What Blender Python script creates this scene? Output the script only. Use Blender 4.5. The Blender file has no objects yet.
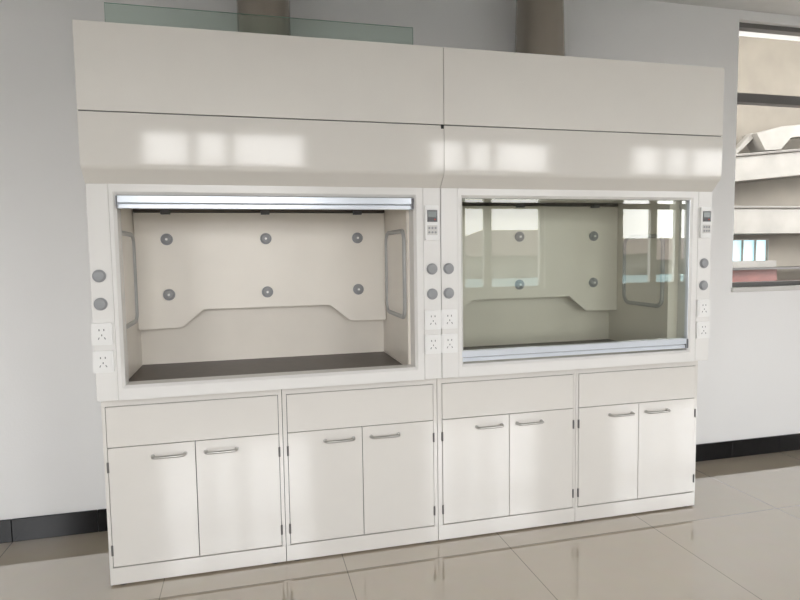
import bpy, bmesh, math
from mathutils import Vector, Matrix
scene=bpy.context.scene
col=scene.collection
try: scene.view_settings.view_transform='Standard'
except Exception: pass

# ------------------------------------------------------------------ materials
def mat(name,color,rough=.4,metal=0.,var=.03,vscale=6.,bump=0.,bscale=60.,spec=.5,coat=0.):
    m=bpy.data.materials.new(name);m.use_nodes=True
    nt=m.node_tree;b=nt.nodes['Principled BSDF']
    geo=nt.nodes.new('ShaderNodeNewGeometry')
    n=nt.nodes.new('ShaderNodeTexNoise');n.inputs['Scale'].default_value=vscale;n.inputs['Detail'].default_value=3
    nt.links.new(geo.outputs['Position'],n.inputs['Vector'])
    r=nt.nodes.new('ShaderNodeValToRGB')
    r.color_ramp.elements[0].position=.3;r.color_ramp.elements[1].position=.7
    r.color_ramp.elements[0].color=tuple(max(0,c*(1-var)) for c in color)+(1,)
    r.color_ramp.elements[1].color=tuple(min(1,c*(1+var)) for c in color)+(1,)
    nt.links.new(n.outputs['Fac'],r.inputs['Fac']);nt.links.new(r.outputs['Color'],b.inputs['Base Color'])
    b.inputs['Roughness'].default_value=rough;b.inputs['Metallic'].default_value=metal
    b.inputs['Specular IOR Level'].default_value=spec
    if coat: b.inputs['Coat Weight'].default_value=coat;b.inputs['Coat Roughness'].default_value=.05
    if bump:
        n2=nt.nodes.new('ShaderNodeTexNoise');n2.inputs['Scale'].default_value=bscale
        nt.links.new(geo.outputs['Position'],n2.inputs['Vector'])
        bp=nt.nodes.new('ShaderNodeBump');bp.inputs['Strength'].default_value=bump;bp.inputs['Distance'].default_value=.01
        nt.links.new(n2.outputs['Fac'],bp.inputs['Height']);nt.links.new(bp.outputs['Normal'],b.inputs['Normal'])
    return m
def glassmat(name,tint,refl,ior=1.5):
    m=bpy.data.materials.new(name);m.use_nodes=True;nt=m.node_tree;nt.nodes.clear()
    o=nt.nodes.new('ShaderNodeOutputMaterial');mx=nt.nodes.new('ShaderNodeMixShader')
    t=nt.nodes.new('ShaderNodeBsdfTransparent');t.inputs[0].default_value=tint+(1,)
    g=nt.nodes.new('ShaderNodeBsdfGlossy');g.inputs['Roughness'].default_value=0.0
    f=nt.nodes.new('ShaderNodeFresnel');f.inputs['IOR'].default_value=ior
    k=nt.nodes.new('ShaderNodeMath');k.operation='MULTIPLY';k.inputs[1].default_value=refl;k.use_clamp=True
    nt.links.new(f.outputs[0],k.inputs[0]);nt.links.new(k.outputs[0],mx.inputs[0])
    nt.links.new(t.outputs[0],mx.inputs[1]);nt.links.new(g.outputs[0],mx.inputs[2]);nt.links.new(mx.outputs[0],o.inputs[0])
    return m
M_panel=mat('panel_enamel',(.83,.805,.76),.2,var=.012)
M_fascia=mat('fascia_enamel',(.80,.775,.73),.085,var=.01,bump=.10,bscale=1.8,spec=.45)
M_post=mat('post_enamel',(.83,.82,.80),.25,var=.01)
M_cab=mat('cabinet_enamel',(.79,.765,.725),.11,var=.012,spec=.6)
M_liner=mat('liner_board',(.87,.82,.74),.35,var=.02)
M_baffle=mat('baffle_board',(.93,.885,.81),.3,var=.015)
M_work=mat('worktop_resin',(.060,.040,.030),.35,var=.15,vscale=30,spec=.25)
M_gap_foot=mat('gap_shade_and_foot_black',(.02,.02,.02),.6)  # painted shade of the corner gap; also the feet's own black
M_slot=mat('slot_shadow_brown',(.10,.085,.07),.7)
M_alu=mat('brushed_aluminium',(.74,.79,.86),.28,metal=.45,var=.02)
M_steel=mat('satin_steel',(.50,.49,.47),.3,metal=1.)
M_knob=mat('grey_plastic',(.33,.34,.355),.4)
M_gasket=mat('light_grey_gasket',(.46,.46,.455),.35)
M_hinge=mat('grey_hinge_steel',(.16,.155,.15),.4,metal=.3)
M_knobd=mat('dark_grey_plastic',(.12,.12,.13),.4)
M_white=mat('white_plastic',(.88,.88,.87),.3,var=.01)
M_screen=mat('dark_screen',(.05,.055,.06),.15)
M_lcd=mat('lcd_grey',(.22,.25,.25),.2)
M_red=mat('red_plastic',(.55,.06,.04),.4)
M_wall=mat('painted_plaster',(.86,.86,.86),.75,var=.015,vscale=1.2,bump=.05,bscale=90)
M_ceil=mat('ceiling_paint',(.74,.74,.73),.8)
M_base=mat('black_skirting_tile',(.005,.005,.006),.15,var=.2,spec=.3)
M_duct=mat('grey_brown_pvc',(.36,.325,.28),.22,metal=.55,var=.05,vscale=3)
M_frame=mat('bronze_frame',(.15,.145,.14),.4,metal=.2)
M_sill=mat('white_stone_sill',(.66,.65,.63),.3)
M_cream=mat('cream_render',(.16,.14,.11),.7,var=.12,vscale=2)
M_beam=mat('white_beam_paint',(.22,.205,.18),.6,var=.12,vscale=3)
M_dkline=mat('dark_steel',(.06,.053,.048),.5)
M_redfloor=mat('red_oxide_paint',(.14,.045,.035),.5,var=.1)
M_brick=mat('pale_facade',(.21,.21,.20),.8,var=.1,vscale=.3)
M_roof=mat('faded_roof_tile',(.14,.10,.09),.8,var=.1)
M_teal=mat('teal_sheet_roof',(.15,.25,.26),.6,var=.1)
M_ground=mat('outdoor_ground',(.13,.13,.115),.9,var=.3,vscale=.1)
M_glass=glassmat('clear_sash_glass',(.93,.945,.92),.85)
M_green=glassmat('green_tinted_glass',(.87,.935,.905),1.4)
M_gedge=mat('green_glass_edge',(.22,.42,.35),.2)
M_cyan=mat('cyan_glazing_glow',(.30,.50,.52),.3)
cb=M_cyan.node_tree.nodes['Principled BSDF'];cb.inputs['Emission Color'].default_value=(.6,.9,1,1);cb.inputs['Emission Strength'].default_value=.6  # daylight through the glazing put in as emission; wall behind is solid
# floor
M_floor=bpy.data.materials.new('glossy_beige_tile');M_floor.use_nodes=True
nt=M_floor.node_tree;b=nt.nodes['Principled BSDF']
geo=nt.nodes.new('ShaderNodeNewGeometry');mp=nt.nodes.new('ShaderNodeMapping')
mp.inputs['Location'].default_value=(-1.017+16,.065+16,0)
br=nt.nodes.new('ShaderNodeTexBrick');br.offset=0;br.squash=1
br.inputs['Scale'].default_value=1;br.inputs['Brick Width'].default_value=.8;br.inputs['Row Height'].default_value=.8
br.inputs['Mortar Size'].default_value=.0024;br.inputs['Mortar Smooth'].default_value=.3;br.inputs['Bias'].default_value=0
br.inputs['Color1'].default_value=(.53,.455,.355,1);br.inputs['Color2'].default_value=(.56,.48,.375,1);br.inputs['Mortar'].default_value=(.27,.23,.18,1)
nz=nt.nodes.new('ShaderNodeTexNoise');nz.inputs['Scale'].default_value=9;nz.inputs['Detail'].default_value=6
mx=nt.nodes.new('ShaderNodeMix');mx.data_type='RGBA';mx.blend_type='MULTIPLY';mx.inputs['Factor'].default_value=.08
nt.links.new(geo.outputs['Position'],mp.inputs['Vector']);nt.links.new(mp.outputs[0],br.inputs['Vector']);nt.links.new(geo.outputs['Position'],nz.inputs['Vector'])
nt.links.new(br.outputs['Color'],mx.inputs['A']);nt.links.new(nz.outputs['Color'],mx.inputs['B']);nt.links.new(mx.outputs['Result'],b.inputs['Base Color'])
b.inputs['Roughness'].default_value=.04;b.inputs['IOR'].default_value=2.2
b.inputs['Coat Weight'].default_value=1.0;b.inputs['Coat Roughness'].default_value=.02;b.inputs['Coat IOR'].default_value=2.0

# ------------------------------------------------------------------ mesh helpers
def box(bm,x0,x1,y0,y1,z0,z1,mi=0):
    vs=[bm.verts.new((x,y,z)) for x in (x0,x1) for y in (y0,y1) for z in (z0,z1)]
    for f in ((0,1,3,2),(4,6,7,5),(0,4,5,1),(2,3,7,6),(0,2,6,4),(1,5,7,3)):
        fc=bm.faces.new([vs[i] for i in f]);fc.material_index=mi
def cyl(bm,c,r,h,axis='y',seg=24,mi=0,r2=None):
    """axis cylinder centred at c, length h; r at the minus end, r2 at the plus end"""
    r2=r if r2 is None else r2
    seg=max(seg,20)
    rings=[]
    for s,rr in ((-.5,r),(.5,r2)):
        ring=[]
        for i in range(seg):
            a=2*math.pi*i/seg;u,v=rr*math.cos(a),rr*math.sin(a)
            p={'x':(s*h,u,v),'y':(u,s*h,v),'z':(u,v,s*h)}[axis]
            ring.append(bm.verts.new((c[0]+p[0],c[1]+p[1],c[2]+p[2])))
        rings.append(ring)
    for i in range(seg):
        j=(i+1)%seg;f=bm.faces.new((rings[0][i],rings[0][j],rings[1][j],rings[1][i]));f.material_index=mi
    for r_ in rings: f=bm.faces.new(r_);f.material_index=mi
def prism(bm,pts,a0,a1,axis='y',mi=0):
    """pts 2D polygon; extruded along axis"""
    def P(p,a): return {'x':(a,p[0],p[1]),'y':(p[0],a,p[1]),'z':(p[0],p[1],a)}[axis]
    A=[bm.verts.new(P(p,a0)) for p in pts];B=[bm.verts.new(P(p,a1)) for p in pts];n=len(pts)
    for i in range(n):
        j=(i+1)%n;f=bm.faces.new((A[i],A[j],B[j],B[i]));f.material_index=mi
    f=bm.faces.new(A);f.material_index=mi;f=bm.faces.new(B);f.material_index=mi
def tube(bm,pts,r,seg=20,mi=0,closed=False):
    seg=max(seg,20)
    pts=[Vector(p) for p in pts];n=len(pts);rings=[]
    up=None
    for i,p in enumerate(pts):
        a=pts[(i-1)%n] if (closed or i>0) else p;b_=pts[(i+1)%n] if (closed or i<n-1) else p
        t=(b_-a).normalized()
        if up is None:
            up=Vector((0,0,1)) if abs(t.z)<.8 else Vector((1,0,0))
        s=t.cross(up)
        if s.length<1e-4: s=t.cross(Vector((0,1,0)))
        s.normalize();w=s.cross(t).normalized();up=w
        rings.append([bm.verts.new(p+r*(math.cos(2*math.pi*k/seg)*s+math.sin(2*math.pi*k/seg)*w)) for k in range(seg)])
    for i in range(n if closed else n-1):
        A,B=rings[i],rings[(i+1)%n]
        for k in range(seg):
            f=bm.faces.new((A[k],A[(k+1)%seg],B[(k+1)%seg],B[k]));f.material_index=mi
    if not closed:
        for r_ in (rings[0],rings[-1]): f=bm.faces.new(r_);f.material_index=mi
WORLD={}
def empty(name,loc,label,cat,group=None):
    e=bpy.data.objects.new(name,None);e.location=loc;e.empty_display_size=.1;col.objects.link(e)
    e['label']=label;e['category']=cat
    if group: e['group']=group
    WORLD[e.name]=Vector(loc);return e
def mk(name,bm,mats,parent=None,bevel=0.,label=None,cat=None,kind=None,group=None,seg=2):
    bmesh.ops.recalc_face_normals(bm,faces=bm.faces)
    if bevel:
        ed=[e for e in bm.edges if len(e.link_faces)==2 and e.calc_face_angle(0)>.6]
        bmesh.ops.bevel(bm,geom=ed,offset=bevel,segments=seg,profile=.5,affect='EDGES',clamp_overlap=True)
    xs=[v.co for v in bm.verts]
    c=Vector([(min(p[i] for p in xs)+max(p[i] for p in xs))/2 for i in range(3)])
    if kind!='structure' and parent is None: c.z=min(p.z for p in xs)
    for v in bm.verts: v.co-=c
    me=bpy.data.meshes.new(name);bm.to_mesh(me);bm.free()
    for m in (mats if isinstance(mats,(list,tuple)) else [mats]): me.materials.append(m)
    for p in me.polygons: p.use_smooth=True
    me.set_sharp_from_angle(angle=math.radians(21))
    o=bpy.data.objects.new(name,me);col.objects.link(o)
    if parent is not None: o.parent=parent;o.location=c-WORLD[parent.name]
    else: o.location=c
    WORLD[o.name]=c.copy()
    if label:o['label']=label
    if cat:o['category']=cat
    if kind:o['kind']=kind
    if group:o['group']=group
    return o
B=bmesh.new

# ------------------------------------------------------------------ room
YW=.69; ZC=2.99; YR=-5.0; XL=-4.0; XR=9.0
WX0,WX1,WZ0,WZ1=3.79,5.75,1.175,2.93
bm=B();box(bm,XL-.2,XR+.2,YR-.2,YW+.25,-.15,0);mk('floor',bm,M_floor,kind='structure')
bm=B();box(bm,XL-.2,XR+.2,YR-.2,YW+.25,ZC,ZC+.15);mk('ceiling',bm,M_ceil,kind='structure')
bm=B()
box(bm,XL-.2,WX0,YW,YW+.25,0,ZC);box(bm,WX1,XR+.2,YW,YW+.25,0,ZC)
box(bm,WX0,WX1,YW,YW+.25,0,WZ0);box(bm,WX0,WX1,YW,YW+.25,WZ1,ZC)
mk('wall_back',bm,M_wall,kind='structure')
bm=B();box(bm,XL-.2,XL,YR,YW,0,ZC);mk('wall_left',bm,M_wall,kind='structure')
bm=B();box(bm,XR,XR+.2,YR,YW,0,ZC);mk('wall_right',bm,M_wall,kind='structure')
wins=[(-3.6,-1.9),(-.55,1.40),(2.95,4.72),(5.95,7.9)]
WB,WT=.9,2.75
bm=B()
xx=[XL-.2]+[v for w in wins for v in w]+[XR+.2]
for i in range(0,len(xx),2): box(bm,xx[i],xx[i+1],YR-.2,YR,0,ZC)
for a,b_ in wins:
    box(bm,a,b_,YR-.2,YR,0,WB);box(bm,a,b_,YR-.2,YR,WT,ZC)
mk('wall_front',bm,M_wall,kind='structure')
for n,(a,b_) in enumerate(wins):
    bm=B();t=.06
    y0,y1=YR-.12,YR-.06
    box(bm,a,a+t,y0,y1,WB,WT);box(bm,b_-t,b_,y0,y1,WB,WT);box(bm,a+t,b_-t,y0,y1,WB,WB+t);box(bm,a+t,b_-t,y0,y1,WT-t,WT)
    box(bm,a+t,b_-t,y0,y1,2.05,2.13)
    for k in (.30,.52): 
        xm=a+(b_-a)*k;box(bm,xm-.055,xm+.055,y0,y1,WB+t,WT-t)
    mk('window_%d'%(n+2),bm,M_sill,kind='structure')
    # daylight portal in the window opening
    L=bpy.data.lights.new('daylight_portal','AREA');L.shape='RECTANGLE';L.size=b_-a;L.size_y=WT-WB
    L.cycles.is_portal=True
    lo=bpy.data.objects.new('daylight_portal',L);lo.location=((a+b_)/2,YR-.21,(WB+WT)/2);lo.rotation_euler=(math.radians(90),0,0);col.objects.link(lo)
# skirting with tile joints
for nm,(a,b_) in {'baseboard_back':(XL,XR)}.items():
    bm=B();x=a+.217-.4
    while x<b_:
        box(bm,max(x,a)+.001,min(x+.4,b_)-.001,YW-.012,YW,0,.118);x+=.4
    mk(nm,bm,M_base,kind='structure',bevel=.0015,seg=1)
# window to the hall
bm=B();y0,y1=YW+.04,YW+.10
box(bm,WX0,WX0+.022,y0,y1,WZ0,2.42);box(bm,WX1-.05,WX1,y0,y1,WZ0,WZ1)
box(bm,WX0,WX1,y0,y1,2.415,2.475);box(bm,WX0,WX1,y0,y1,WZ0,WZ0+.03);box(bm,WX0,WX1,y0,y1,WZ1-.03,WZ1)
box(bm,4.75,4.80,y0,y1,WZ0,2.42)
mk('window_1',bm,M_frame,kind='structure')
bm=B();box(bm,WX0-.01,WX1+.02,YW-.025,YW+.2,WZ0-.03,WZ0);mk('trim_1',bm,M_sill,kind='structure',bevel=.004)

# ------------------------------------------------------------------ hall beyond the window
def solo(name,build,mats,label,cat,bevel=0,group=None):
    bm=B();build(bm);return mk(name,bm,mats,label=label,cat=cat,bevel=bevel,group=group)
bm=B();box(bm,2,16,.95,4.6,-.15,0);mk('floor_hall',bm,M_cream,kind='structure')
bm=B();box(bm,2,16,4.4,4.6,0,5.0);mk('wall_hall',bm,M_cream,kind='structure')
bm=B();box(bm,2,16,.95,4.6,5.0,5.15);mk('ceiling_hall_light_block',bm,M_ceil,kind='structure')  # unseen roof, added to keep the open sky from overlighting the hall
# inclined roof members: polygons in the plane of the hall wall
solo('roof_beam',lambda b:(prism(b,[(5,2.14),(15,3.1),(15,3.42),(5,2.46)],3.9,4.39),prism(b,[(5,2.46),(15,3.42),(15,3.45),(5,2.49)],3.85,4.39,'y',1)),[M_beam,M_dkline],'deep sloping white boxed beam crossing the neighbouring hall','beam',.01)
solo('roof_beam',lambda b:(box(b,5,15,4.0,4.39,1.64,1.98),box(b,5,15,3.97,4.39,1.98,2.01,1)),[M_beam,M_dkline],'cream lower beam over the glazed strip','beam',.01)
def strut(b):
    prism(b,[(7.25,2.72),(7.5,2.74),(7.66,2.90),(8.9,3.06),(8.9,3.2),(7.5,3.04),(7.1,2.94)],3.86,4.1,'y')
    prism(b,[(6.75,2.62),(6.83,2.63),(7.2,2.94),(7.12,2.96)],3.95,4.05,'y')
solo('roof_strut',strut,[M_beam],'white angled strut with a funnel shaped foot','strut',.004)
def glaz(b):
    box(b,6.3,7.82,4.37,4.39,1.27,1.56,0)
    for k in range(8): box(b,6.3+k*.22,6.31+k*.22,4.34,4.37,1.27,1.56,1)
    box(b,6.28,7.84,4.2,4.39,1.18,1.27,1);box(b,6.28,7.84,4.34,4.39,1.56,1.58,1)
solo('strip_glazing',glaz,[M_cyan,M_beam],'small pale cyan strip window with daylight put in as glow and thin white bars','glazing')
solo('wall_rail',lambda b:(box(b,5,15,4.0,4.32,1.155,1.18,1),box(b,5,7.75,4.1,4.3,.98,1.155,0),box(b,5,15,4.3,4.39,.0,.98,0)),[M_redfloor,M_dkline],'red oxide painted rail below the glazing','rail')

# ------------------------------------------------------------------ outdoors seen in the reflections
bm=B();box(bm,-90,90,-160,-7,-6.2,-6);mk('ground',bm,M_ground,kind='structure')
def house(cx,cy,w,d,h):
    bm=B();box(bm,cx-w/2,cx+w/2,cy-d/2,cy+d/2,-6,h,0)
    e=1.0
    A=[bm.verts.new((cx+sx*(w/2+e),cy+sy*(d/2+e),h)) for sx,sy in ((-1,-1),(1,-1),(1,1),(-1,1))]
    R=[bm.verts.new((cx-w*.28,cy,h+2.4)),bm.verts.new((cx+w*.28,cy,h+2.4))]
    for f in ((A[0],A[1],R[1],R[0]),(A[1],A[2],R[1]),(A[2],A[3],R[0],R[1]),(A[3],A[0],R[0]),(A[3],A[2],A[1],A[0])):
        bm.faces.new(f).material_index=1
    x=cx-w/2+1.2
    while x<cx+w/2-1.5:
        for zz in (-4.8,-1.6): box(bm,x,x+1.4,cy+d/2,cy+d/2+.06,zz,zz+1.6,2)
        x+=3
    mk('building',bm,[M_brick,M_roof,M_screen],label='pale low building with a faded red hipped roof',cat='building',group='buildings across the yard')
house(-2,-52,26,12,.3);house(27,-50,18,12,1.2);house(48,-58,20,12,.5)
def shed(b):
    box(b,8,60,-38,-34,-6,-.9,0);prism(b,[(-38.4,-.9),(-36,-.35),(-33.6,-.9)],7.5,60.5,'x',1)
solo('shed',shed,[M_brick,M_teal],'long low shed with a teal sheet roof','shed')

# ------------------------------------------------------------------ fume hoods
def rr(cx,cy,w,h,r,n=5):
    out=[]
    for sx,sy,a0 in ((1,1,0),(-1,1,90),(-1,-1,180),(1,-1,270)):
        for i in range(n+1):
            a=math.radians(a0+90*i/n);out.append((cx+sx*(w/2-r)+r*math.cos(a),cy+sy*(h/2-r)+r*math.sin(a)))
    return out
def socket(parent,x,z):
    bm=B();prism(bm,rr(x,z,.080,.090,.006,3),-.010,0,'y',0)
    bmesh.ops.recalc_face_normals(bm,faces=bm.faces)
    prism(bm,rr(x,z,.062,.072,.004,3),-.012,-.010,'y',0)
    for dx in (-.009,.009): box(bm,x+dx-.0018,x+dx+.0018,-.0128,-.0119,z+.013,z+.021,1)
    box(bm,x-.0018,x+.0018,-.0128,-.0119,z-.008,z-.001,1)
    for s in (-1,1):
        pts=[(x+s*.008,z-.014),(x+s*.011,z-.013),(x+s*.015,z-.021),(x+s*.012,z-.022)]
        prism(bm,pts,-.0128,-.0119,'y',1)
    mk('power_socket',bm,[M_white,M_knobd],parent,label='white square wall socket plate with dark slots')
def knob(parent,x,z):
    bm=B();cyl(bm,(x,-.003,z),.026,.006,'y',32,0);cyl(bm,(x,-.009,z),.021,.006,'y',32,1,.0225)
    mk('control_knob',bm,[M_knob,M_knob],parent,bevel=.0015,label='flat round grey plastic control disc')
def panel(parent,x,z):
    bm=B();prism(bm,rr(x,z,.068,.160,.008,3),-.014,0,'y',0)
    box(bm,x-.024,x+.024,-.0155,-.0138,z+.004,z+.058,1);box(bm,x-.020,x+.020,-.0165,-.0150,z+.026,z+.052,2)
    cyl(bm,(x+.012,-.0165,z+.015),.0035,.002,'y',12,4)
    box(bm,x-.024,x+.024,-.0150,-.0138,z-.056,z-.012,5)
    for j in range(2):
        for k in (-1,0,1): cyl(bm,(x+k*.015,-.0155,z-.024-j*.02),.005,.003,'y',14,3)
    mk('control_display',bm,[M_white,M_knobd,M_lcd,M_knob,M_red,M_sill],parent,label='slim white control unit with a small dark display and buttons')
def handle_bar(parent,x0,x1,z0,z1):
    bm=B();h=z1-z0
    box(bm,x0,x1,.010,.040,z0+h*.0,z0+h*.34,0);box(bm,x0,x1,.016,.040,z0+h*.34,z0+h*.44,1)
    box(bm,x0,x1,.004,.040,z0+h*.44,z1,0)
    box(bm,x0-.002,x0+.006,.003,.041,z0,z1,2);box(bm,x1-.012,x1+.002,.003,.041,z0,z1,2)
    mk('sash_rail',bm,[M_alu,M_knob,M_knobd],parent,bevel=.0012,label='bright aluminium grip rail with dark end caps')
def hood(ox,closed,label):
    ZB=.842
    e=empty('fume_hood',(ox+.75,.33,ZB),label,'fume hood','fume hoods standing side by side')
    X=lambda v:ox+v
    g=.0012
    # housing
    bm=B()
    box(bm,X(g),X(.02),.07,.675,ZB,2.335);box(bm,X(1.48),X(1.5-g),.07,.675,ZB,2.335)
    box(bm,X(.02),X(1.48),.655,.675,ZB,2.335);box(bm,X(.02),X(1.48),.02,.655,ZB,.858)
    box(bm,X(g),X(1.5-g),-.045,.675,2.335,2.348)
    box(bm,X(g),X(.02),-.045,.07,1.99,2.335);box(bm,X(1.48),X(1.5-g),-.045,.07,1.99,2.335)
    mk('housing',bm,M_panel,e)
    bm=B();box(bm,X(g),X(1.5-g),-.062,-.046,2.011,2.35);mk('upper_panel',bm,M_panel,e,bevel=.002,label='tall flat off-white removable front panel')
    # canopy: gently convex face, rounded lower edge, inclined return
    y,z=-.0622,2.006;prof=[(y,z)];n=26
    for i in range(n):
        ang=math.radians(.6+1.8*(i/(n-1)));dl=.202/n
        y+=math.sin(ang)*dl;z-=math.cos(ang)*dl;prof.append((y,z))
    for i in range(1,7):
        a=math.radians(3.4+43*i/6);dl=.004;y+=math.sin(a)*dl;z-=math.cos(a)*dl;prof.append((y,z))
    a=math.radians(46);L=(z-1.722)/math.cos(a);y+=math.sin(a)*L;z=1.722;prof.append((y,z))
    prof.append((.024,z));prof.append((.024,2.006))
    bm=B();prism(bm,prof,X(g),X(1.5-g),'x')
    mk('canopy_fascia',bm,M_fascia,e,label='glossy convex off-white canopy fascia')
    bm=B();box(bm,X(.002),X(1.498),-.05,.0,2.0055,2.0115);mk('seam_strip',bm,M_knobd,e,label='thin dark seam under the upper panel')
    if not closed:
        bm=B();box(bm,X(1.485),X(1.5-g),-.064,-.058,1.992,2.010);mk('corner_gap_shade',bm,M_gap_foot,e,bevel=.001,label='small dark patch painted as the shaded gap at the panel corner')  # block coloured dark in place of the shaded gap between panels
    # posts
    for a,b_ in ((g,.085),(1.415,1.5-g)):
        bm=B();box(bm,X(a),X(b_),0,.07,ZB,1.735);mk('post',bm,M_post,e,bevel=.003)
    # surround with chamfered inner edge
    bm=B();xo0,xo1,zo0,zo1=.0855,1.4145,ZB,1.735;xi0,xi1,zi0,zi1=.112,1.372,.902,1.692
    def ring(y_,x0,x1,z0,z1): return [bm.verts.new((X(x),y_,z_)) for x,z_ in ((x0,z0),(x1,z0),(x1,z1),(x0,z1))]
    R=[ring(.09,xo0,xo1,zo0,zo1),ring(.002,xo0,xo1,zo0,zo1),ring(.002,xi0-.012,xi1+.012,zi0-.012,zi1+.012),ring(.014,xi0,xi1,zi0,zi1),ring(.09,xi0,xi1,zi0,zi1)]
    for q in range(5):
        A,C=R[q],R[(q+1)%5]
        for i in range(4): bm.faces.new((A[i],A[(i+1)%4],C[(i+1)%4],C[i]))
    mk('opening_surround',bm,M_post,e,label='white frame around the work opening')
    # liner
    sh_=.062 if closed else 0.
    bm=B();l0,l1,yb=.08,1.36-sh_*.8,.63
    box(bm,X(.022),X(l0),.09,.65,.858,1.74);box(bm,X(l1),X(1.478),.09,.65,.858,1.74)
    box(bm,X(l0),X(l1),yb,.65,.858,1.74);box(bm,X(l0),X(l1),.09,yb,1.72,1.74)
    mk('interior_liner',bm,M_liner,e,label='beige interior lining board')
    bm=B();box(bm,X(l0),X(l1),.09,yb,.860,.882);mk('worktop',bm,M_work,e,bevel=.002,label='dark brown resin work surface')
    # baffle
    br_=l1-.003;zt=1.70 if closed else 1.657
    pts=[(.083,1.073),(.289-sh_*.5,1.075),(.399-sh_*.5,1.166),(1.048-sh_,1.166),(1.157-sh_,1.075),(br_,1.073),(br_,zt),(.083,zt)]
    bm=B();prism(bm,[(X(a),b_) for a,b_ in pts],.545,.555,'y')
    bf=mk('baffle',bm,M_baffle,e,bevel=.0015,label='cream baffle board with a stepped lower edge')
    bm=B();box(bm,X(.083),X(br_),.545,.63,zt+.003,1.72);mk('baffle_slot_shade',bm,M_slot,bf,label='dark block painted as the shade in the slot above the baffle')  # solid block, the open slot's shade is put into its colour
    for fx in (.235-sh_,.720-sh_,1.204-sh_):
        for fz in (1.524,1.246):
            bm=B();cyl(bm,(X(fx),.541,fz),.029,.008,'y',30,0);cyl(bm,(X(fx),.533,fz),.020,.010,'y',30,1,.024);cyl(bm,(X(fx),.526,fz),.007,.006,'y',16,2)
            mk('baffle_fitting',bm,[M_knob,M_knob,M_white],bf,bevel=.001,label='round grey fitting with a pale centre')
        bm=B();box(bm,X(fx-.022),X(fx+.022),.515,.56,zt-.009,zt+.011);mk('baffle_clip',bm,M_knobd,bf,bevel=.002,label='small dark clip')
    # side viewing windows
    vh,vz,vy,vwid=(.385,1.32,.30,.34) if closed else (.42,1.335,.31,.38)
    for wx,s in ((l0,1),(l1,-1)):
        p=rr(vy,vz,vwid,vh,.05,6)
        bm=B();tube(bm,[(X(wx)+s*.004,a,b_) for a,b_ in p],.011,8,0,True)
        vw=mk('viewing_window',bm,M_gasket,e,label='pale grey rounded gasket of the side viewing panel')
        p=rr(vy,vz,vwid-.008,vh-.008,.046,6)
        bm=B();prism(bm,p,X(wx)+s*.001,X(wx)+s*.003,'x');mk('viewing_pane',bm,M_baffle,vw,label='cream insert panel')
    # sash
    zr0=.913 if closed else 1.637
    bm=B();box(bm,X(.100),X(1.380),.026,.032,zr0+.045,(zr0+.81) if closed else 2.30)
    sh=mk('sash',bm,M_glass,e,label='clear glass sliding sash')
    handle_bar(sh,X(.112+(-.02 if closed else 0)),X(1.372),zr0,zr0+.052)
    if closed:
        for xe in (.094,1.377):
            bm=B();box(bm,X(xe)-.006,X(xe)+.006,.012,.034,.965,1.70);mk('sash_stile',bm,M_alu,sh,bevel=.001,label='thin aluminium side stile')
    # controls
    for xk,zs in ((.036,(1.362,1.247)),(1.455,(1.362,1.245))):
        for zk in zs: knob(e,X(xk),zk)
        for zk in (1.124,1.009): socket(e,X(xk),zk)
    panel(e,X(1.455),1.575)
    return e
hood(0,False,'off-white fume hood with raised sash showing its cream interior')
hood(1.5,True,'off-white fume hood with lowered reflective glass sash')

# ------------------------------------------------------------------ base cabinets
def cabinet(x0,x1,split,fl=.013,fr=.013):
    ZT=.841;yf=.0825
    e=empty('base_cabinet',((x0+x1)/2,.37,0),'off-white two-door steel cabinet with a plain top front','cabinet','base cabinets under the fume hoods')
    bm=B();box(bm,x0,x1,yf+.02,.66,.084,ZT)
    box(bm,x0,x0+fl,yf,yf+.02,.084,ZT);box(bm,x1-fr,x1,yf,yf+.02,.084,ZT);box(bm,x0+fl,x1-fr,yf,yf+.02,.80,ZT)
    mk('cabinet_body',bm,M_cab,e)
    bm=B();box(bm,x0+fl,x1-fr,yf+.012,yf+.021,.085,.80);mk('recess_panel',bm,M_knobd,e,label='dark recess behind the fronts')
    bm=B();box(bm,x0+fl+.0025,x1-fr-.0025,yf-.003,yf+.011,.621,.7975);mk('drawer_front',bm,M_cab,e,bevel=.0015)
    for s,(a,b_) in enumerate(((x0+fl+.0025,split-.0015),(split+.0015,x1-fr-.0025))):
        bm=B();box(bm,a,b_,yf-.003,yf+.011,.090,.6175);d=mk('cabinet_door',bm,M_cab,e,bevel=.0015)
        hx0,hx1=(split-.185,split-.035) if s==0 else (split+.035,split+.185)
        y0=yf-.003;yo=y0-.028;z=.568
        bm=B();P=[(hx0+.008,y0,z),(hx0+.008,y0-.012,z),(hx0+.010,y0-.022,z),(hx0+.018,yo,z)]
        P+=[(hx0+(hx1-hx0)*t,yo-.002*math.sin(math.pi*t),z) for t in (.25,.5,.75)]
        P+=[(hx1-.018,yo,z),(hx1-.010,y0-.022,z),(hx1-.008,y0-.012,z),(hx1-.008,y0,z)]
        tube(bm,P,.0065,10)
        for hx in (hx0+.008,hx1-.008): cyl(bm,(hx,y0-.002,z),.009,.004,'y',16)
        mk('door_handle',bm,M_steel,d,label='brushed steel bow handle')
        hx=x0+fl+.001 if s==0 else x1-fr-.001
        for zz in (.535,.165):
            bm=B();cyl(bm,(hx,y0-.001,zz),.0045,.045,'z',12);box(bm,hx-.004,hx+.004,y0,yf+.005,zz-.02,zz+.02)
            mk('door_hinge',bm,M_hinge,d,label='small grey barrel hinge')
    bm=B();box(bm,x0,x1,yf,.66,.008,.083);mk('plinth',bm,M_cab,e,bevel=.0015)
    for fx in (x0+.05,x1-.05):
        for fy in (yf+.03,.62):
            bm=B();cyl(bm,(fx,fy,.004),.022,.008,'z',20);mk('levelling_foot',bm,M_gap_foot,e,label='small black levelling foot')
cabinet(-.002,.754,.372,.014,.016)
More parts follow.
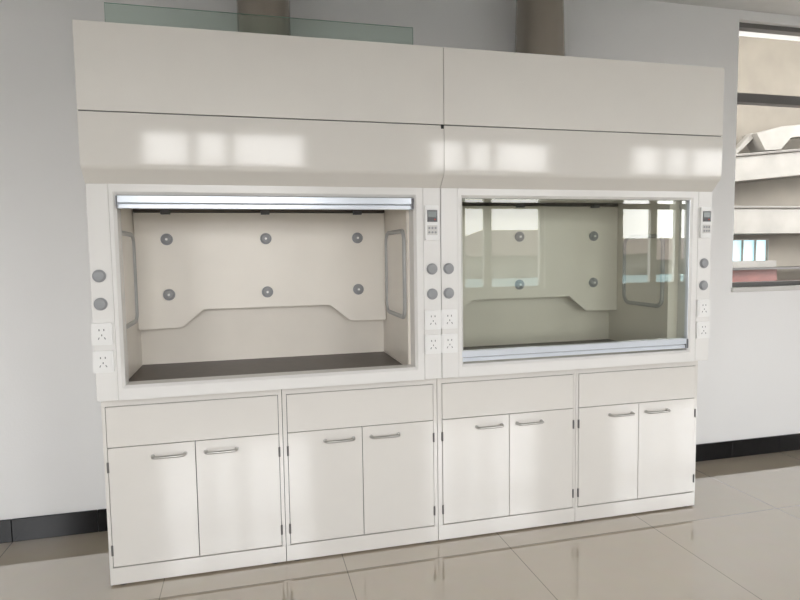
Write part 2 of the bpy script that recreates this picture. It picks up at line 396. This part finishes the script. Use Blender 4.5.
cabinet(.7565,1.4985,1.125,.018,.018)
cabinet(1.5015,2.2565,1.881,.022,.013)
cabinet(2.259,3.004,2.634)

# ------------------------------------------------------------------ ducts, loose glass
def duct(cx,r,lab,r2):
    e=empty('exhaust_duct',(cx,.45,2.349),lab,'duct','exhaust ducts rising from the hoods')
    bm=B();cyl(bm,(cx,.45,(2.3495+2.99)/2),r,2.99-2.3495,'z',64,0,r2);mk('duct_pipe',bm,M_duct,e)
    bm=B();cyl(bm,(cx,.45,2.3705),r+.012,.04,'z',48);mk('duct_collar',bm,M_duct,e,bevel=.003)
duct(.742,.128,'grey-brown round exhaust duct behind the loose glass sheet',.128)
duct(2.235,.143,'grey-brown round exhaust duct standing on the second hood',.122)
bm=B();box(bm,.077,1.42,.148,.156,2.3485,2.503)
gs=mk('glass_sheet',bm,[M_green,M_gedge],label='green tinted glass sheet standing on the hood roof',cat='glass sheet')
for p in gs.data.polygons:
    if abs(p.normal.y)<.5: p.material_index=1

# ------------------------------------------------------------------ world, sky
w=bpy.data.worlds.new('overcast_sky');scene.world=w;w.use_nodes=True;nt=w.node_tree
bg=nt.nodes['Background'];tc=nt.nodes.new('ShaderNodeTexCoord');sp=nt.nodes.new('ShaderNodeSeparateXYZ')
rp=nt.nodes.new('ShaderNodeValToRGB')
nt.links.new(tc.outputs['Generated'],sp.inputs[0]);nt.links.new(sp.outputs['Z'],rp.inputs['Fac']);nt.links.new(rp.outputs['Color'],bg.inputs['Color'])
rp.color_ramp.elements[0].position=0;rp.color_ramp.elements[0].color=(1,.985,.965,1)
rp.color_ramp.elements[1].position=.7;rp.color_ramp.elements[1].color=(.90,.94,1,1)
bg.inputs['Strength'].default_value=10.2

# ------------------------------------------------------------------ camera
cx,cy,cz,yaw,pitch,roll,f=.6228,-2.6669,1.4309,.2485,.0758,-.0148,598.09
sy,cyy,sp_,cp=math.sin(yaw),math.cos(yaw),math.sin(pitch),math.cos(pitch)
fwd=Vector((sy*cp,cyy*cp,-sp_));right=Vector((cyy,-sy,0));up=right.cross(fwd)
r2=math.cos(roll)*right+math.sin(roll)*up;u2=-math.sin(roll)*right+math.cos(roll)*up
cd=bpy.data.cameras.new('camera');cam=bpy.data.objects.new('camera',cd);col.objects.link(cam)
cam.matrix_world=Matrix(((r2.x,u2.x,-fwd.x,cx),(r2.y,u2.y,-fwd.y,cy),(r2.z,u2.z,-fwd.z,cz),(0,0,0,1)))
cd.sensor_width=36;cd.lens=f/800*36;cd.clip_start=.05;cd.clip_end=500
scene.camera=cam
